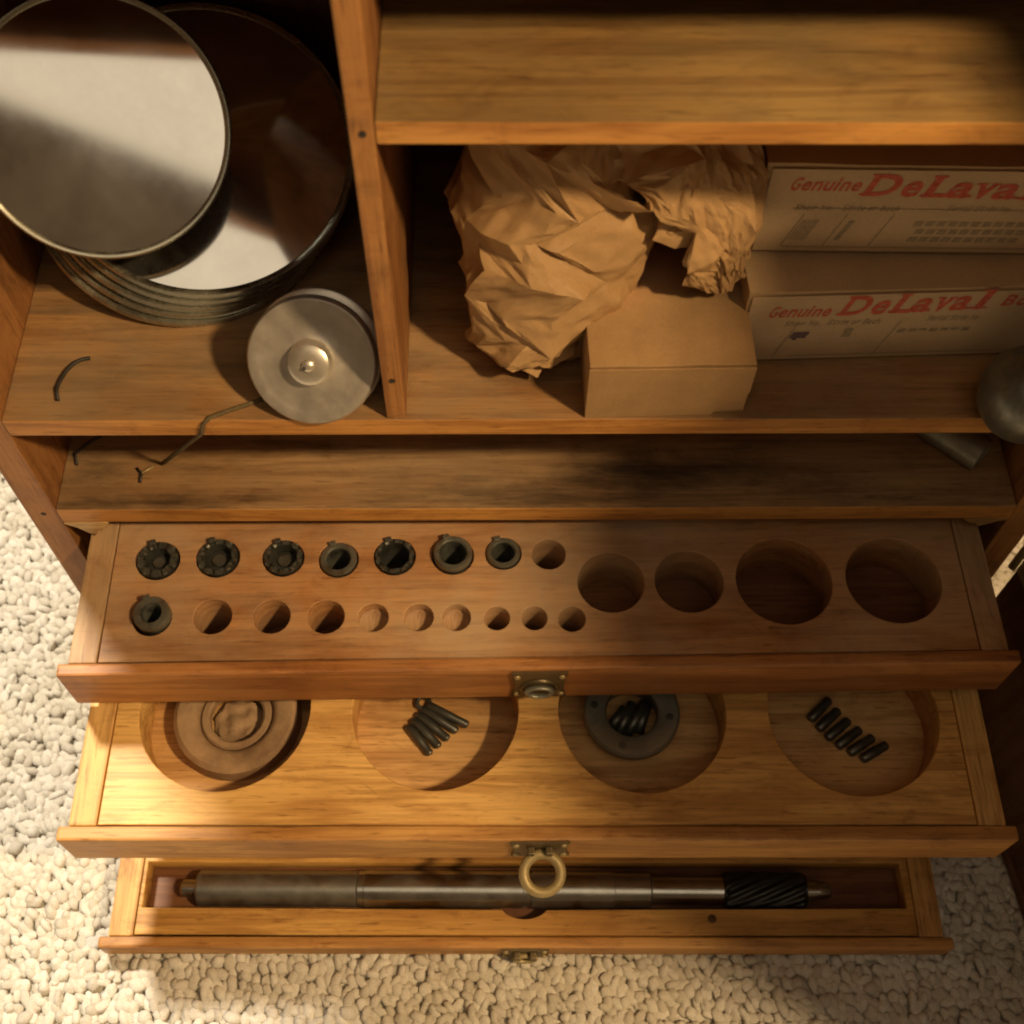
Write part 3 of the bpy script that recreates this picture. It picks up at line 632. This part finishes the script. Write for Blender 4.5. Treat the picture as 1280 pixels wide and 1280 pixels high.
# upper carton
cu_ = carton((.1090, .0685, Z_L + .0012), rad(-.9), .185, Z_U, .125, 'upper tan carton lettered in red, lying on another carton under the shelf')
box('label_panel', .003, .184, -.00135, -.0011, .002, Z_U - .003, M_LABEL, cu_, 0)
X0 = .1090; zo = Z_L + .0012
sp_ = [(.1605, .1768), (.1790, .1885), (.1915, .2045), (.2035, .2150), (.2158, .2258), (.2262, .2385), (.2425, .2475)]
sp_ = [(a - X0, b_ - X0) for a, b_ in sp_]
letters('red_lettering', logo(sp_, .1035 - zo, .1020 - zo, .0145) + word('Genuine', .0135, .1065 - zo, .0365, .0085, .02), M_RED, cu_, ML)
letters('grey_lettering', word('Shop No.', .019, .0925 - zo, .021, .0040) + word('Style or Back', .044, .0925 - zo, .030, .0040) + word('Serial Style No.', .098, .0930 - zo, .034, .0040), M_GREY, cu_, ML)
dashes('faint_rules', [(.0170, .0177, .006, .030, .008), (.0395, .0402, .006, .030, .008), (.0640, .0647, .006, .030, .008), (.018, .17, .0050, .0056, 0), (.018, .17, .0335, .0340, 0)] + [(.0200 + .0016 * i, .0208 + .0016 * i, .0105, .0255, .0055) for i in range(6)] + [(.0445, .0475, .0105, .0250, .0055)]
       + [(.084 + .006 * i + .002 * (r_ % 2), .0885 + .006 * i + .002 * (r_ % 2), .010 + .0058 * r_, .0135 + .0058 * r_, .001) for r_ in range(3) for i in range(10)], M_GREY, cu_, ML)
# small cardboard box under the bag, flap torn at one corner
t = thing('cardboard_box', (.0225, .0008, .0002), 'small plain cardboard box under the paper bag, one corner flap torn', 'box', rotz=rad(1.2))
bm = bmesh.new(); bm_box(bm, 0, .0885, .0012, .090, 0, .0440, .0006); bmesh.ops.subdivide_edges(bm, edges=[e for e in bm.edges if e.calc_length() > .02], cuts=5, use_grid_fill=True)
for v in bm.verts: v.co += Vector([mnoise.noise(v.co * 40 + Vector((k * 7, 3, 1))) * .0006 for k in range(3)])
from_bm('body', bm, M_CARD, t)
bm = bmesh.new()   # front flap, proud of the body, its lower right corner torn away
pr = [(0, 0), (.0700, .0), (.0725, .0055), (.0760, .0115), (.0800, .0120), (.0845, .0125), (.0885, .0215), (.0885, .0425), (.0, .0425)]
f = [bm.verts.new((x, -.0004, z)) for x, z in pr]; k = [bm.verts.new((x, .0004, z)) for x, z in pr]
bm.faces.new(f); bm.faces.new(k[::-1])
for i in range(len(pr)): bm.faces.new((f[i], k[i], k[(i + 1) % len(pr)], f[(i + 1) % len(pr)]))
bmesh.ops.recalc_face_normals(bm, faces=bm.faces); from_bm('flap', bm, M_CARD, t)

# ---------------------------------------------------------------- crumpled paper bag
def smooth_path(P, n):
    P = [np.array(p, float) for p in P]; P = [2 * P[0] - P[1]] + P + [2 * P[-1] - P[-2]]; out = []
    m_ = len(P) - 3
    for i in range(n):
        t = i / (n - 1) * m_; k = min(int(t), m_ - 1); f = t - k; a, b_, c_, d_ = P[k:k + 4]
        out.append(.5 * ((2 * b_) + (-a + c_) * f + (2 * a - 5 * b_ + 4 * c_ - d_) * f * f + (-a + 3 * b_ - 3 * c_ + d_) * f ** 3))
    return np.array(out)
def paper_tube(name, path, rad_, nu, nv, mat, parent, seed, amps, twist=0, close=(True, False)):
    """bag shape: coarse tube with jittered corners, then repeatedly split and jittered so flat facets and creases remain"""
    r_ = np.random.default_rng(seed); C = smooth_path(path, nv); RR = smooth_path([[a, b_, 0] for a, b_ in rad_], nv)
    T = np.gradient(C, axis=0); T /= np.linalg.norm(T, axis=1)[:, None]; up = np.array([.25, -.90, .35]); bm = bmesh.new(); rows = []
    for j in range(nv):
        s_ = np.cross(T[j], up); s_ /= np.linalg.norm(s_); q = np.cross(s_, T[j]); row = []
        for i in range(nu):
            a = 2 * np.pi * (i + .5 * (j % 2) + r_.uniform(-.3, .3)) / nu + twist * j / nv
            k = 1 + (r_.normal(0, .8) + .7 * math.cos(3 * a + 2.2 * j / nv * 3)) * amps[0] / max(RR[j, 0], .012)
            row.append(bm.verts.new(C[j] + np.cos(a) * s_ * RR[j, 0] * k + np.sin(a) * q * RR[j, 1] * k + T[j] * r_.normal(0, .0022)))
        rows.append(row)
    for j in range(nv - 1):
        for i in range(nu):
            a, b_, c_, d_ = rows[j][i], rows[j][(i + 1) % nu], rows[j + 1][(i + 1) % nu], rows[j + 1][i]
            if r_.random() < .5: bm.faces.new((a, b_, c_)); bm.faces.new((a, c_, d_))
            else: bm.faces.new((a, b_, d_)); bm.faces.new((b_, c_, d_))
    if close[0]: bmesh.ops.triangulate(bm, faces=[bm.faces.new(rows[0][::-1])])
    if close[1]: bmesh.ops.triangulate(bm, faces=[bm.faces.new(rows[-1])])
    bmesh.ops.recalc_face_normals(bm, faces=bm.faces)
    for lv, am in enumerate(amps[1:]):
        old = set(bm.verts); bmesh.ops.subdivide_edges(bm, edges=bm.edges[:], cuts=1, use_grid_fill=True); bmesh.ops.triangulate(bm, faces=[f for f in bm.faces if len(f.verts) > 3]); bm.normal_update()
        for v in bm.verts:
            if v not in old: v.co += v.normal * r_.normal(0, am)
    bmesh.ops.bevel(bm, geom=[e for e in bm.edges if len(e.link_faces) == 2 and e.calc_face_angle(0) > rad(30)], offset=.00035, segments=1, affect='EDGES') if 0 else None
    bm.normal_update()
    for f in bm.faces: f.smooth = True
    for e in bm.edges:
        if len(e.link_faces) == 2 and e.calc_face_angle(0) > rad(34): e.smooth = False
    return from_bm(name, bm, mat, parent)
bag = thing('paper_bag', (0, .06, 0), 'crumpled brown paper bag resting on the small cardboard box', 'bag')
inv = Matrix.Translation((0, -.06, 0))
A_ = (.0064, .0016, .0006, .00015, .00006)
b1 = paper_tube('body', [(-.0040, .0480, .0020), (-.0035, .0530, .0140), (.0035, .0640, .0440), (.0080, .0740, .0800), (.0120, .0820, .1150), (.0240, .0860, .1400), (.0470, .0760, .1430), (.0680, .0640, .1290), (.0820, .0550, .1050), (.0900, .0500, .0800), (.0960, .0470, .0560)],
                [(.026, .021), (.0400, .0310), (.0510, .0380), (.0560, .0420), (.0540, .0410), (.0470, .0350), (.0370, .0240), (.0290, .0160), (.0230, .0110), (.0150, .0070), (.0070, .0032)], 13, 17, M_BAG, bag, 12, A_, twist=.9)
b3 = paper_tube('torn_mouth', [(.0560, .0830, .1600), (.0760, .0760, .1500), (.0900, .0660, .1280), (.0980, .0560, .0980), (.1000, .0490, .0640)],
                [(.022, .0050), (.0230, .0040), (.0180, .0030), (.0110, .0028), (.0050, .0022)], 8, 6, M_BAG, bag, 21, (.0018, .0012, .0006, .0003), twist=-.6)
for o in (b1, b3): o.data.transform(inv)

# ---------------------------------------------------------------- steel pieces at the right end
t = thing('steel_cup', (.2610, -.0020, .0002), 'dark rounded steel cup at the shelf edge in front of the cartons', 'cup')
lathe('bowl', [(0, .0), (.010, .0), (.0185, .004), (.0240, .0125), (.0262, .0235), (.0250, .034), (.0200, .0425), (.0120, .0470), (0, .0485)], M_GREYST, t, 64)
lathe('collar', [(.0095, .0470), (.0108, .0485), (.0108, .0560), (.0095, .0572), (0, .0572)], M_DARK, t, 40)
t = thing('steel_sleeve', (.2665, .0420, Z3 + .0118), 'pale grey steel sleeve lying at the end of the low shelf', 'sleeve', rotz=rad(-42))
lathe('sleeve_body', [(.0085, 0), (.0106, 0), (.0114, .0008), (.0114, .0400), (.0106, .0408), (.0085, .0408), (.0085, 0)], M_FLANGE, t, 48, (-.022, 0, 0), (1, 0, 0))
lathe('sleeve_liner', [(0, .002), (.0083, .002), (.0083, .038), (0, .038)], M_DARK, t, 32, (-.022, 0, 0), (1, 0, 0))
